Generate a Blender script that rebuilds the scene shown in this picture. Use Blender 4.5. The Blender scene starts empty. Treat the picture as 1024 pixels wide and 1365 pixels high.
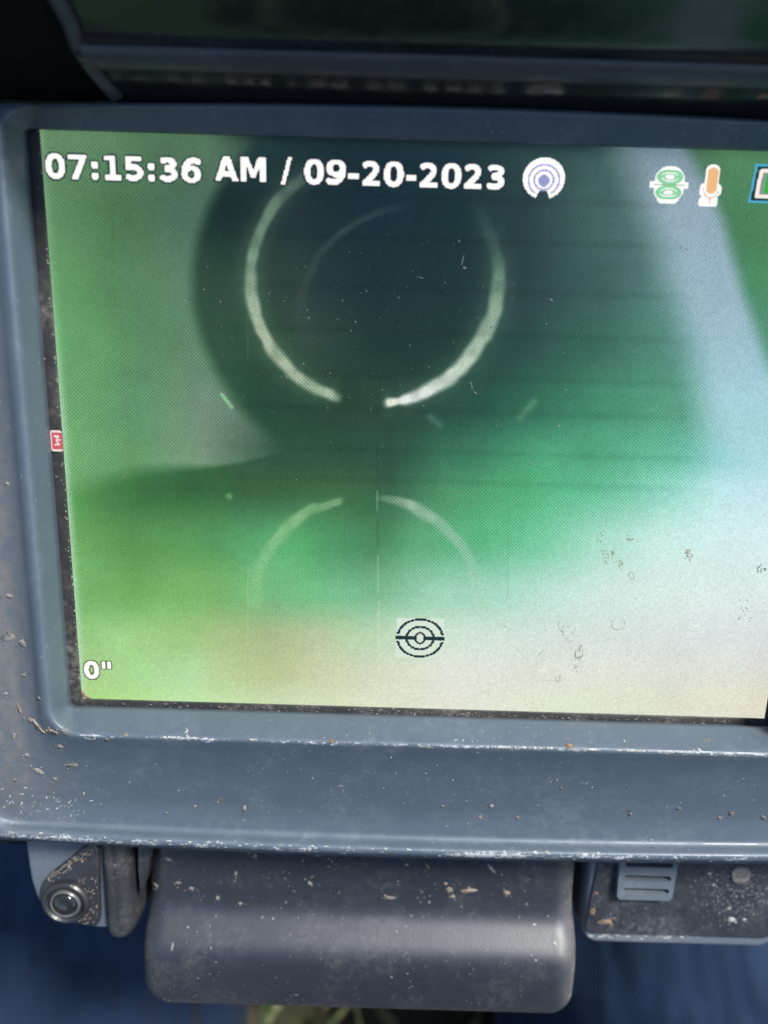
import bpy, bmesh, math, random
import numpy as np
from mathutils import Vector, Matrix

random.seed(7)
RNG = np.random.default_rng(7)
sc = bpy.context.scene
COL = sc.collection
MM = 0.001

# ------------------------------------------------------------------ camera
# monitor frame: origin = middle of the display, x right, y up the display, z out of it (mm)
F_PX, PW, PH = 1000.0, 1024.0, 1365.0
RX, RY, RZ = 0.2424, 0.001, -0.0294
T = Vector((7.902, 9.453, -116.064))
ROT = Matrix.Rotation(RZ, 3, 'Z') @ Matrix.Rotation(RY, 3, 'Y') @ Matrix.Rotation(RX, 3, 'X')
CAM = -(ROT.transposed() @ T)
TILT = math.radians(40)
ORIGIN = Vector((0.0, 0.0, 0.30))
BASE = Matrix.Translation(ORIGIN) @ Matrix.Rotation(TILT, 4, 'X')      # monitor -> world

cd = bpy.data.cameras.new('camera')
cam = bpy.data.objects.new('camera', cd)
COL.objects.link(cam)
cd.sensor_fit = 'VERTICAL'
cd.sensor_height = 36.0
cd.lens = F_PX / PH * 36.0
cd.clip_start = 0.005
cd.clip_end = 200
cd.dof.use_dof = True
cd.dof.focus_distance = 0.1195
cd.dof.aperture_fstop = cd.lens / 2.6
cam.matrix_world = BASE @ Matrix.Translation(CAM * MM) @ ROT.transposed().to_4x4()
sc.camera = cam

# ------------------------------------------------------------------ light
SUN_EL, SUN_AZ = math.radians(58), math.radians(73)     # azimuth from +Y towards +X
w = bpy.data.worlds.new('World')
sc.world = w
w.use_nodes = True
nt = w.node_tree
sky = nt.nodes.new('ShaderNodeTexSky')
sky.sky_type = 'NISHITA'
sky.sun_disc = False
sky.sun_elevation = SUN_EL
sky.sun_rotation = SUN_AZ
nt.links.new(sky.outputs[0], nt.nodes['Background'].inputs[0])
nt.nodes['Background'].inputs[1].default_value = 0.095
sl = bpy.data.lights.new('sun', 'SUN')
sl.energy = 3.1
sl.angle = math.radians(12)
sl.color = (1.0, 0.98, 0.95)
so = bpy.data.objects.new('sun', sl)
COL.objects.link(so)
d = Vector((math.sin(SUN_AZ) * math.cos(SUN_EL), math.cos(SUN_AZ) * math.cos(SUN_EL), math.sin(SUN_EL)))
so.rotation_euler = d.to_track_quat('Z', 'Y').to_euler()
so.location = (1.2, 0.4, 1.4)
sc.view_settings.view_transform = 'Standard'
sc.view_settings.look = 'None'
EXPO = 1.4
sc.view_settings.exposure = EXPO
sc.view_settings.gamma = 1.0
sc.render.engine = 'CYCLES'
sc.cycles.max_bounces = 8

# ------------------------------------------------------------------ helpers
def at(px, py, z=0.0):
    """the point of the monitor plane at height z (mm) measured at a photo pixel"""
    r = ROT.transposed() @ Vector(((px - PW / 2) / F_PX, -(py - PH / 2) / F_PX, -1.0))
    k = (z - CAM.z) / r.z
    p = CAM + r * k
    return p.x, p.y

def at_lid(px, py, org, u, nrm):
    r = ROT.transposed() @ Vector(((px - PW / 2) / F_PX, -(py - PH / 2) / F_PX, -1.0))
    k = (org - CAM).dot(nrm) / r.dot(nrm)
    p = CAM + r * k - org
    return p.x, p.dot(u)

def px_grid(X, Y):
    """photo pixel of display-plane points (arrays, mm): used to author the picture on the display"""
    R = np.array(ROT)
    P = [R[i, 0] * X + R[i, 1] * Y + T[i] for i in range(3)]
    return PW / 2 + F_PX * P[0] / -P[2], PH / 2 - F_PX * P[1] / -P[2]

def lin(c):
    c = np.asarray(c, float)
    if c.max() > 1.0: c = c / 255.0
    return np.where(c <= .04045, c / 12.92, ((c + .055) / 1.055) ** 2.4)

def new_mat(name):
    m = bpy.data.materials.new(name)
    m.use_nodes = True
    return m, m.node_tree, m.node_tree.nodes['Principled BSDF']

def N(t, kind, **kw):
    n = t.nodes.new(kind)
    for k, v in kw.items():
        if k in ('operation', 'blend_type', 'data_type', 'attribute_name', 'noise_dimensions', 'feature', 'wave_type', 'bands_direction', 'distance', 'interpolation_type', 'clamp'):
            setattr(n, k, v)
    return n

def noise(t, scale, detail=4, rough=.55, coord=None):
    n = t.nodes.new('ShaderNodeTexNoise')
    n.inputs['Scale'].default_value = scale
    n.inputs['Detail'].default_value = detail
    n.inputs['Roughness'].default_value = rough
    if coord: t.links.new(coord, n.inputs['Vector'])
    return n.outputs[0]

def ramp(t, src, a, b, lo=0.0, hi=1.0):
    n = t.nodes.new('ShaderNodeMapRange')
    n.interpolation_type = 'SMOOTHSTEP'
    for i, v in zip((1, 2, 3, 4), (a, b, lo, hi)): n.inputs[i].default_value = v
    t.links.new(src, n.inputs[0])
    return n.outputs[0]

def math_n(t, op, a, b=None):
    n = t.nodes.new('ShaderNodeMath'); n.operation = op
    for i, v in enumerate((a, b)):
        if v is None: continue
        if isinstance(v, (int, float)): n.inputs[i].default_value = v
        else: t.links.new(v, n.inputs[i])
    return n.outputs[0]

def mix(t, fac, a, b):
    n = t.nodes.new('ShaderNodeMix'); n.data_type = 'RGBA'
    for i, v in ((0, fac), (6, a), (7, b)):
        if isinstance(v, (int, float)): n.inputs[i].default_value = v
        elif isinstance(v, (tuple, list)): n.inputs[i].default_value = (*v, 1)
        else: t.links.new(v, n.inputs[i])
    return n.outputs[2]

def bump(t, bs, h, strength, dist):
    n = t.nodes.new('ShaderNodeBump')
    n.inputs['Strength'].default_value = strength
    n.inputs['Distance'].default_value = dist
    t.links.new(h, n.inputs['Height'])
    t.links.new(n.outputs[0], bs.inputs['Normal'])
    return n

def plastic(name, base, rough, dust=(.30, .30, .29), dust_amt=.25, wear=False, speck=.35, grain=.08, grain_scale=4000, spec=.5, wear_col=(.40, .41, .41), rvar=.1):
    """moulded plastic with a film of dust, fine grit, and (wear) scuffed pale edges"""
    m, t, b = new_mat(name)
    co = t.nodes.new('ShaderNodeTexCoord').outputs['Object']
    film = math_n(t, 'MULTIPLY', ramp(t, noise(t, 90, 6, .65, co), .42, .75), ramp(t, noise(t, 900, 4, .6, co), .3, .75))
    film = math_n(t, 'MULTIPLY', film, dust_amt)
    c = mix(t, film, base, dust)
    grit = math_n(t, 'MULTIPLY', ramp(t, noise(t, 1500, 3, .5, co), .67, .72), math_n(t, 'MULTIPLY', ramp(t, noise(t, 120, 3, .5, co), .45, .65), speck))
    c = mix(t, grit, c, (.42, .40, .36))
    if wear:
        fa = t.nodes.new('ShaderNodeAttribute'); fa.attribute_name = 'film'
        c = mix(t, math_n(t, 'MULTIPLY', fa.outputs['Fac'], ramp(t, noise(t, 420, 6, .7, co), .3, .72, .15, .8)), c, (.155, .135, .118))
        at_ = t.nodes.new('ShaderNodeAttribute'); at_.attribute_name = 'wear'
        mp = t.nodes.new('ShaderNodeMapping'); mp.inputs['Scale'].default_value = (.35, 1, 1)
        t.links.new(co, mp.inputs[0])
        nz = math_n(t, 'ADD', math_n(t, 'MULTIPLY', noise(t, 260, 4, .6, mp.outputs[0]), .5), math_n(t, 'MULTIPLY', noise(t, 1500, 6, .8, co), .5))
        wf = ramp(t, math_n(t, 'ADD', nz, math_n(t, 'MULTIPLY', at_.outputs['Fac'], .31)), .75, .83)
        c = mix(t, math_n(t, 'MULTIPLY', wf, .85), c, wear_col)
    t.links.new(c, b.inputs['Base Color'])
    rr = math_n(t, 'ADD', ramp(t, noise(t, 300, 4, .6, co), .35, .7, rough - rvar * .6, rough + rvar * 1.4), math_n(t, 'MULTIPLY', film, .5))
    if wear: rr = math_n(t, 'ADD', rr, math_n(t, 'MULTIPLY', fa.outputs['Fac'], .35))
    t.links.new(rr, b.inputs['Roughness'])
    b.inputs['Specular IOR Level'].default_value = spec
    bump(t, b, math_n(t, 'ADD', noise(t, grain_scale, 2, .5, co), math_n(t, 'MULTIPLY', noise(t, 500, 3, .5, co), .6)), grain, .0002)
    return m

def emit_mat(name, col, strength=1.0):
    m, t, b = new_mat(name)
    b.inputs['Base Color'].default_value = (.0, .0, .0, 1)
    b.inputs['Emission Color'].default_value = (*lin(col), 1)
    b.inputs['Emission Strength'].default_value = strength / 2 ** EXPO
    b.inputs['Roughness'].default_value = .35
    b.inputs['Specular IOR Level'].default_value = .3
    return m

def link(name, me, mat=None, parent=None, label=None, kind=None):
    o = bpy.data.objects.new(name, me)
    COL.objects.link(o)
    if mat: me.materials.append(mat)
    if parent: o.parent = parent
    if label: o['label'] = label
    if kind: o['kind'] = kind
    return o

def mesh(name, verts, faces, mat, parent, smooth=40, scale=MM, **kw):
    me = bpy.data.meshes.new(name)
    me.from_pydata([tuple(c * scale for c in v) for v in verts], [], [tuple(int(i) for i in f) for f in faces])
    bm = bmesh.new(); bm.from_mesh(me)
    bmesh.ops.recalc_face_normals(bm, faces=bm.faces)
    bm.to_mesh(me); bm.free()
    me.update()
    if smooth:
        me.shade_smooth()
        me.set_sharp_from_angle(angle=math.radians(smooth))
    return link(name, me, mat, parent, **kw)

def loft(loops, closed_end=False, closed_start=False):
    """loops: equal-length closed vertex rings"""
    V, F = [], []
    n = len(loops[0])
    for L in loops: V += L
    for k in range(len(loops) - 1):
        for i in range(n):
            j = (i + 1) % n
            F.append((k * n + i, k * n + j, (k + 1) * n + j, (k + 1) * n + i))
    if closed_end: F.append(tuple((len(loops) - 1) * n + i for i in range(n)))
    if closed_start: F.append(tuple(reversed(range(n))))
    return V, F

def round_rect(x0, x1, y0, y1, r, seg=8, side=24):
    """counter-clockwise rounded rectangle; returns points and the side weight (L,T,R,B) of each"""
    P, Wt = [], []
    cs = [((x1 - r, y0 + r), -90, 'B', 'R'), ((x1 - r, y1 - r), 0, 'R', 'T'), ((x0 + r, y1 - r), 90, 'T', 'L'), ((x0 + r, y0 + r), 180, 'L', 'B')]
    for q, ((cx, cy), a0, s0, s1) in enumerate(cs):
        arc = []
        for k in range(seg + 1):
            a = math.radians(a0 + 90 * k / seg)
            arc.append((cx + r * math.cos(a), cy + r * math.sin(a)))
            Wt.append({s0: 1 - k / seg, s1: k / seg})
        P += arc
        nx = cs[(q + 1) % 4]
        a = math.radians(nx[1])
        e = (nx[0][0] + r * math.cos(a), nx[0][1] + r * math.sin(a))
        for k in range(1, side):
            f = k / side
            P.append((arc[-1][0] * (1 - f) + e[0] * f, arc[-1][1] * (1 - f) + e[1] * f))
            Wt.append({s1: 1.0})
    return P, Wt

def pillow(name, x0, x1, y0, y1, R, zf, er, zback, mat, parent, nx=64, ny=48, taper=None, shift=None, **kw):
    """slab with rounded outline, top surface zf(x,y) and a rounded edge of radius er"""
    def axis(n, L):
        a = np.concatenate([np.linspace(0, R, 10), np.linspace(R, L - R, n)[1:-1], np.linspace(L - R, L, 10)])
        return a
    xs, ys = axis(nx, x1 - x0), axis(ny, y1 - y0)
    V, F = [], []
    nxs, nys = len(xs), len(ys)
    for b in ys:
        for a in xs:
            W_, H_ = x1 - x0, y1 - y0
            sx = -1 if a < R else (1 if a > W_ - R else 0)
            sy = -1 if b < R else (1 if b > H_ - R else 0)
            x, y = a, b
            if sx and sy:
                u = (R - a if sx < 0 else a - (W_ - R)) / R
                v = (R - b if sy < 0 else b - (H_ - R)) / R
                uu, vv = u * math.sqrt(1 - v * v / 2), v * math.sqrt(1 - u * u / 2)
                x = R - uu * R if sx < 0 else W_ - R + uu * R
                y = R - vv * R if sy < 0 else H_ - R + vv * R
                dd = R - R * math.hypot(uu, vv)
            else:
                dd = min(a, W_ - a, b, H_ - b)
                if min(a, W_ - a) < R or min(b, H_ - b) < R: pass
            dd = max(dd, 0)
            z = zf(x0 + x, y0 + y)
            if dd < er: z -= er - math.sqrt(max(er * er - (er - dd) ** 2, 0))
            X, Y = x0 + x, y0 + y
            if taper: X = (x0 + x1) / 2 + (X - (x0 + x1) / 2) * taper(Y)
            if shift: X += shift(Y)
            V.append((X, Y, z))
    for j in range(nys - 1):
        for i in range(nxs - 1):
            F.append((j * nxs + i, j * nxs + i + 1, (j + 1) * nxs + i + 1, (j + 1) * nxs + i))
    bd = [i for i in range(nxs)] + [(j + 1) * nxs - 1 for j in range(1, nys)] + [(nys - 1) * nxs + i for i in range(nxs - 2, -1, -1)] + [j * nxs for j in range(nys - 2, 0, -1)]
    n0 = len(V)
    V += [(V[i][0], V[i][1], zback) for i in bd]
    for k in range(len(bd)):
        j = (k + 1) % len(bd)
        F.append((bd[k], bd[j], n0 + j, n0 + k))
    F.append(tuple(n0 + k for k in reversed(range(len(bd)))))
    return mesh(name, V, F, mat, parent, smooth=70, **kw)

def sdf_mesh(name, fn, x0, x1, y0, y1, cell, z, mat, parent, thick=0.0, bev=0.0, **kw):
    """flat shape {fn<0} cut out by marching squares; thick>0 gives it depth"""
    nx, ny = int(math.ceil((x1 - x0) / cell)) + 1, int(math.ceil((y1 - y0) / cell)) + 1
    X, Y = np.meshgrid(x0 + np.arange(nx) * cell, y0 + np.arange(ny) * cell)
    D = fn(X, Y)
    D = np.where(np.abs(D) < 1e-6, 1e-6, D)
    inside = D < 0
    V, F, key, edges = [], [], {}, []
    def vid(k, x, y):
        if k not in key:
            key[k] = len(V); V.append((x, y, z))
        return key[k]
    cnt = inside[:-1, :-1].astype(int) + inside[1:, :-1] + inside[:-1, 1:] + inside[1:, 1:]
    for j, i in zip(*np.nonzero(cnt)):
        cs = [(j, i), (j, i + 1), (j + 1, i + 1), (j + 1, i)]
        poly, cut = [], []
        for a in range(4):
            p, q = cs[a], cs[(a + 1) % 4]
            if inside[p]: poly.append(vid(p, X[p], Y[p]))
            if inside[p] != inside[q]:
                f = D[p] / (D[p] - D[q])
                k = (min(p, q), max(p, q))
                v = vid(k, X[p] + (X[q] - X[p]) * f, Y[p] + (Y[q] - Y[p]) * f)
                poly.append(v); cut.append((v, inside[p]))
        if len(poly) >= 3: F.append(tuple(poly))
        if len(cut) == 2:
            a, b = cut if cut[0][1] else cut[::-1]     # a leaves the shape, b enters it
            edges.append((a[0], b[0]))
        elif len(cut) == 4:
            for s in (0, 2):
                a, b = cut[s], cut[s + 1]
                edges.append((a[0], b[0]) if a[1] else (b[0], a[0]))
    if thick:
        n = len(V)
        V += [(x, y, z - thick) for x, y, _ in V]
        F += [(b, a, a + n, b + n) for a, b in edges]
    return mesh(name, V, F, mat, parent, smooth=30 if thick else 0, **kw)

# signed distances (arrays)
def s_seg(X, Y, a, b, r):
    ax, ay = a; bx, by = b
    dx, dy = bx - ax, by - ay
    t = np.clip(((X - ax) * dx + (Y - ay) * dy) / (dx * dx + dy * dy + 1e-12), 0, 1)
    return np.hypot(X - ax - t * dx, Y - ay - t * dy) - r
def s_poly(X, Y, pts):
    d = np.full(X.shape, 1e9); ins = np.zeros(X.shape, bool)
    for (ax, ay), (bx, by) in zip(pts, pts[1:] + pts[:1]):
        d = np.minimum(d, s_seg(X, Y, (ax, ay), (bx, by), 0))
        if ay != by: ins ^= ((ay > Y) != (by > Y)) & (X < (bx - ax) * (Y - ay) / (by - ay) + ax)
    return np.where(ins, -d, d)
def s_box(X, Y, x0, x1, y0, y1, r=0.0):
    qx, qy = np.abs(X - (x0 + x1) / 2) - (x1 - x0) / 2 + r, np.abs(Y - (y0 + y1) / 2) - (y1 - y0) / 2 + r
    return np.hypot(np.maximum(qx, 0), np.maximum(qy, 0)) + np.minimum(np.maximum(qx, qy), 0) - r
def s_ell(X, Y, cx, cy, rx, ry, p=2.0):
    q = (np.abs((X - cx) / rx) ** p + np.abs((Y - cy) / ry) ** p) ** (1 / p)
    return (q - 1) * min(rx, ry)
def s_path(X, Y, pts, r):
    d = np.full(X.shape, 1e9)
    for a, b in zip(pts, pts[1:]): d = np.minimum(d, s_seg(X, Y, a, b, r))
    return d
def arc(cx, cy, rx, ry, a0, a1, n=18):
    return [(cx + rx * math.cos(math.radians(a0 + (a1 - a0) * k / n)), cy + ry * math.sin(math.radians(a0 + (a1 - a0) * k / n))) for k in range(n + 1)]

# bold sans numerals and letters, cap height 1
def glyph(ch, X, Y):
    mn, mx = np.minimum, np.maximum
    if ch == '0': return .954, mx(s_ell(X, Y, .477, .5, .41, .52, 2.3), -s_ell(X, Y, .477, .5, .165, .345, 2.3))
    if ch == '7': return .954, s_poly(X, Y, [(.09, 1), (.87, 1), (.87, .86), (.48, 0), (.22, 0), (.60, .81), (.09, .81)])
    if ch == ':': return .546, mn(s_box(X, Y, .14, .41, .0, .26, .07), s_box(X, Y, .14, .41, .47, .73, .07))
    if ch == '1':
        d = mn(s_box(X, Y, .38, .63, 0, 1), s_box(X, Y, .16, .86, 0, .185))
        return .954, mn(d, s_poly(X, Y, [(.15, .80), (.15, .95), (.40, 1.0), (.40, .85)]))
    if ch == '5':
        d = mn(s_box(X, Y, .14, .79, .81, 1), s_box(X, Y, .14, .34, .46, 1))
        bowl = s_path(X, Y, [(.20, .54)] + arc(.42, .325, .335, .235, 110, -125), .113)
        return .954, mn(d, mx(bowl, .12 - X))
    if ch == '3':
        return .954, mx(mn(s_path(X, Y, arc(.42, .735, .29, .165, 128, -90), .105), s_path(X, Y, arc(.42, .30, .325, .20, 90, -128), .112)), .10 - X)
    if ch in '69':
        if ch == '9': X, Y = .97 - X, 1 - Y
        d = mx(s_ell(X, Y, .50, .325, .405, .345, 2.2), -s_ell(X, Y, .50, .325, .165, .175, 2.0))
        return .954, mn(d, s_path(X, Y, [(.215, .34)] + arc(.62, .45, .41, .455, 170, 62), .112))
    if ch == '2':
        d = mn(s_path(X, Y, arc(.40, .70, .275, .205, 135, -15) + [(.60, .50), (.20, .10)], .112), s_box(X, Y, .10, .84, 0, .19))
        return .954, d
    if ch == 'A':
        d = s_poly(X, Y, [(.01, 0), (.39, 1), (.68, 1), (1.05, 0), (.79, 0), (.72, .19), (.335, .19), (.265, 0)])
        return 1.06, mx(d, -s_poly(X, Y, [(.40, .37), (.66, .37), (.53, .77)]))
    if ch == 'M':
        return 1.365, s_poly(X, Y, [(.125, 0), (.125, 1), (.44, 1), (.68, .45), (.92, 1), (1.24, 1), (1.24, 0), (1.0, 0), (1.0, .70), (.765, .16), (.60, .16), (.365, .70), (.365, 0)])
    if ch == '/': return .50, s_poly(X, Y, [(.33, 1.0), (.50, 1.0), (.17, -.13), (0, -.13)])
    if ch == '-': return .57, s_box(X, Y, .07, .50, .27, .46)
    if ch == '"': return .71, mn(s_box(X, Y, .13, .32, .62, 1.0), s_box(X, Y, .43, .62, .62, 1.0))
    return .477, np.full(X.shape, 9.0)

# ------------------------------------------------------------------ materials
M_BEZEL = plastic('slate plastic', (.060, .081, .102), .40, wear=True, dust=(.20, .21, .215), dust_amt=.30, speck=.45)
M_BODY = plastic('grey plastic', (.085, .103, .122), .45, dust_amt=.3)
M_BLACK = plastic('dusty black plastic', (.018, .019, .022), .36, dust=(.20, .19, .175), dust_amt=.28, speck=.8, grain=.25, grain_scale=2600)
M_PANEL = plastic('textured black panel', (.014, .016, .022), .50, dust=(.20, .21, .22), dust_amt=.35, speck=.8, grain=.5, grain_scale=2200)
M_GASKET = plastic('black gasket', (.012, .012, .012), .6, dust=(.25, .23, .20), dust_amt=.5, speck=.9)
M_HOOD = plastic('glossy black hood', (.010, .012, .013), .16, dust_amt=.06, speck=.15, grain=.02)
M_RIDGE = plastic('satin hood ridge', (.036, .040, .050), .42, dust_amt=.12, speck=.2)
M_SHADE_SHEET = plastic('matt black shade sheet', (.006, .006, .006), .9, dust_amt=.02, speck=.0, spec=.1)
M_LENS = plastic('dark glossy plug', (.012, .013, .015), .14, dust_amt=.12, speck=.4, grain=.02)
M_METAL = plastic('dull grey ring', (.075, .075, .075), .38, dust_amt=.3)

M_LATCH = plastic('worn black plastic', (.014, .017, .023), .46, dust=(.16, .16, .155), dust_amt=.22, speck=.9, grain=.1, grain_scale=2600, spec=.7, rvar=.025, wear=True, wear_col=(.26, .23, .19))

def mud_mat(name, a, b_):
    m, t, b = new_mat(name)
    co = t.nodes.new('ShaderNodeTexCoord').outputs['Object']
    t.links.new(mix(t, ramp(t, noise(t, 700, 5, .65, co), .35, .65), a, b_), b.inputs['Base Color'])
    b.inputs['Roughness'].default_value = .9
    b.inputs['Specular IOR Level'].default_value = .15
    bump(t, b, noise(t, 2500, 4, .6, co), .6, .0003)
    return m
M_MUD = mud_mat('dried mud', (.09, .085, .078), (.22, .205, .185))
M_TAN = mud_mat('tan mud', (.15, .12, .095), (.27, .23, .185))
M_RUST = mud_mat('brown grime', (.10, .07, .05), (.22, .16, .11))
M_GREY = mud_mat('pale grit', (.20, .20, .19), (.37, .37, .35))
M_SMUDGE = mud_mat('smudge', (.16, .18, .13), (.26, .28, .21))

# ------------------------------------------------------------------ the monitor
mon = bpy.data.objects.new('inspection_monitor', None)
COL.objects.link(mon)
mon.matrix_world = BASE
mon.empty_display_size = .02
mon['label'] = 'scuffed slate grey inspection monitor with a green picture on its lit display'
mon['category'] = 'monitor'

SW, SH = 115.2, 87.8

# --- bezel: one swept frame. ring = (left px at y=640, top px at x=500, bottom px at x=560, z left/top/bottom, corner radius, wear on the bottom run)
rings = [(73, 186, 953, -.7, -1.6, -.7, .8, 0),
         (69.5, 186, 955, 1.4, .9, 1.2, .8, 0),
         (67, 185, 957, 2.4, 1.4, 2.2, 1.0, .1),
         (65, 183, 959.5, 2.8, 1.7, 2.7, 1.2, .15),
         (48, 153, 983, 6.0, 3.0, 6.3, 3.6, .1),
         (43, 149, 989, 6.9, 3.4, 7.2, 4.2, .3),
         (37, 144, 993, 7.4, 3.6, 7.6, 4.8, .85),
         (31, 141, 997, 7.3, 3.5, 7.5, 5.2, .6),
         (25, 139, 1003, 6.7, 3.1, 6.9, 5.4, .1),
         (17, 138, 1035, 5.6, 2.5, 5.5, 5.4, .0),
         (-10, 138, 1075, 5.2, 2.0, 4.2, 5.4, .05),
         (-45, 138, 1108, 5.0, 1.2, 3.7, 5.0, .12),
         (-56, 138, 1114, 4.8, .8, 4.1, 5.0, .2),
         (-61, 138, 1118, 4.6, .3, 4.9, 5.0, .25),
         (-66, 138, 1122, 4.3, 0, 5.8, 5.0, .35),
         (-71, 138, 1126, 4.0, -.6, 6.3, 5.0, .6),
         (-75, 138, 1130, 3.7, -1.2, 6.5, 5.0, .78),
         (-79, 138, 1134, 3.2, -2, 6.2, 5.0, .75),
         (-83, 138, 1136.5, 2.2, -3, 4.8, 5.0, .6),
         (-85, 138, 1138, .5, -4, 2.0, 5.0, .3),
         (-85, 138, 1138, -6, -8, -6, 5.0, 0)]
loops, wear = [], []
for (lp, tp, bp, zl, zt, zb, r, wv) in rings:
    zav = zl
    x0 = at(lp, 640, zl)[0]
    x1 = SW / 2 + (-SW / 2 - x0)
    y1 = at(500, tp, zt)[1]
    y0 = at(560, bp, zb)[1]
    P, Wt = round_rect(x0, x1, y0, y1, r, 8, 40)
    zs = {'L': zl, 'R': zl, 'T': zt, 'B': zb}
    ws = {'L': .22 * wv, 'R': .2 * wv, 'T': .1 * wv, 'B': wv}
    kr = len(loops)
    bow = .95 * min(max((kr - 9) / 4, 0), 1)
    crown = 1.25 * min(max((kr - 3) / 3, 0), 1)
    loops.append([(x, y - wt.get('B', 0) * bow * (1 - (x / 62) ** 2) - wt.get('T', 0) * crown * ((x - 4) / 60) ** 2, sum(zs[k] * v for k, v in wt.items())) for (x, y), wt in zip(P, Wt)])
    wear += [sum(ws[k] * v for k, v in wt.items()) for wt in Wt]
V, F = loft(loops)
bezel = mesh('bezel', V, F, M_BEZEL, mon, smooth=75)
att = bezel.data.attributes.new('wear', 'FLOAT', 'POINT')
# a patch of heavy scuffing at the lower left corner
wv = []
cx, cy = at(38, 1078, 5)
for (x, y, z), q in zip(V, wear):
    d2 = ((x - cx) / 9.0) ** 2 + ((y - cy) / 2.6) ** 2
    wv.append(max(q, .8 * math.exp(-d2)))
att.data.foreach_set('value', np.array(wv, dtype=np.float32))
# brownish film of dried dust on the left flank and lower left corner
fe = at(19, 660, 5.6)[0]
fl = []
for (x, y, z) in V:
    f_ = min(max((fe + 1.5 - x) / 3.0, 0), 1) if y > -50 else 0
    fl.append(max(f_, .8 * math.exp(-(((x - cx + 2) / 7.5) ** 2 + ((y - cy - 5) / 8.0) ** 2))))
bezel.data.attributes.new('film', 'FLOAT', 'POINT').data.foreach_set('value', np.array(fl, dtype=np.float32))
XL, XR = loops[-1][0][0], 0
bx = [v[0] for v in loops[-1]]; by = [v[1] for v in loops[-1]]
BX0, BX1, BY0, BY1 = min(bx), max(bx), min(by), max(by)

# --- rear housing
P, _ = round_rect(BX0 + .4, BX1 - .4, BY0 + .4, BY1 - .4, 5, 8, 4)
P2, _ = round_rect(BX0 + 4, BX1 - 4, BY0 + 4, BY1 - 4, 5, 8, 4)
V, F = loft([[(x, y, -6) for x, y in P], [(x, y, -24) for x, y in P], [(x, y, -32) for x, y in P2]], closed_end=True)
mesh('rear_housing', V, F, M_BODY, mon)

# --- display surround: dirty black gasket under the lip
gx0, gx1, gy0, gy1 = loops[0][0][0], 0, 0, 0
g = loops[0]
GX0, GX1 = min(v[0] for v in g), max(v[0] for v in g)
GY0, GY1 = min(v[1] for v in g), max(v[1] for v in g)
o_, _ = round_rect(GX0 - 1.0, GX1 + 1.0, GY0 - 1, GY1 + 1, .8, 3, 30)
i_, _ = round_rect(-SW / 2 - .05, SW / 2 + .05, -SH / 2 - .05, SH / 2 + .05, .3, 3, 30)
V, F = loft([[(x, y, -.9) for x, y in o_], [(x, y, -.25 + random.uniform(-.12, .12)) for x, y in o_], [(x * 1.004 , y * 1.004, .12 + random.uniform(-.05, .05)) for x, y in i_], [(x, y, -.02) for x, y in i_], [(x, y, -.9) for x, y in i_]])
mesh('gasket', V, F, M_GASKET, mon, smooth=60)

# --- the display: one sheet whose light is computed per point (pipe camera picture plus painted glare)
GW, GH = 600, 458
xs, ys = np.linspace(-SW / 2, SW / 2, GW), np.linspace(-SH / 2, SH / 2, GH)
SX, SY = np.meshgrid(xs, ys)
U, Vp = px_grid(SX, SY)

def rows(table):
    yk = np.array(sorted(table))
    pr = np.zeros((len(yk),) + U.shape + (3,))
    out = np.zeros(U.shape + (3,))
    for k, y in enumerate(yk):
        pts = table[y]
        xk = np.array([p[0] for p in pts], float)
        for c in range(3): pr[k, ..., c] = np.interp(U, xk, [p[1 + c] for p in pts])
    idx = np.clip(np.searchsorted(yk, Vp) - 1, 0, len(yk) - 2)
    f = np.clip((Vp - yk[idx]) / (yk[idx + 1] - yk[idx]), 0, 1)
    f = f * f * (3 - 2 * f) * .5 + f * .5
    J, I = np.indices(U.shape)
    return pr[idx, J, I] * (1 - f[..., None]) + pr[idx + 1, J, I] * f[..., None]

def sstep(a, b, x):
    t = np.clip((x - a) / (b - a), 0, 1)
    return t * t * (3 - 2 * t)

def vnoise(fx, fy, seed):
    r = np.random.default_rng(seed)
    nxx, nyy = int(fx) + 3, int(fy) + 3
    g = r.random((nyy, nxx))
    a, b = (SX / SW + .5) * fx, (SY / SH + .5) * fy
    i, j = a.astype(int), b.astype(int)
    u, v = a - i, b - j
    u, v = u * u * (3 - 2 * u), v * v * (3 - 2 * v)
    return (g[j, i] * (1 - u) + g[j, i + 1] * u) * (1 - v) + (g[j + 1, i] * (1 - u) + g[j + 1, i + 1] * u) * v - .5

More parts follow.
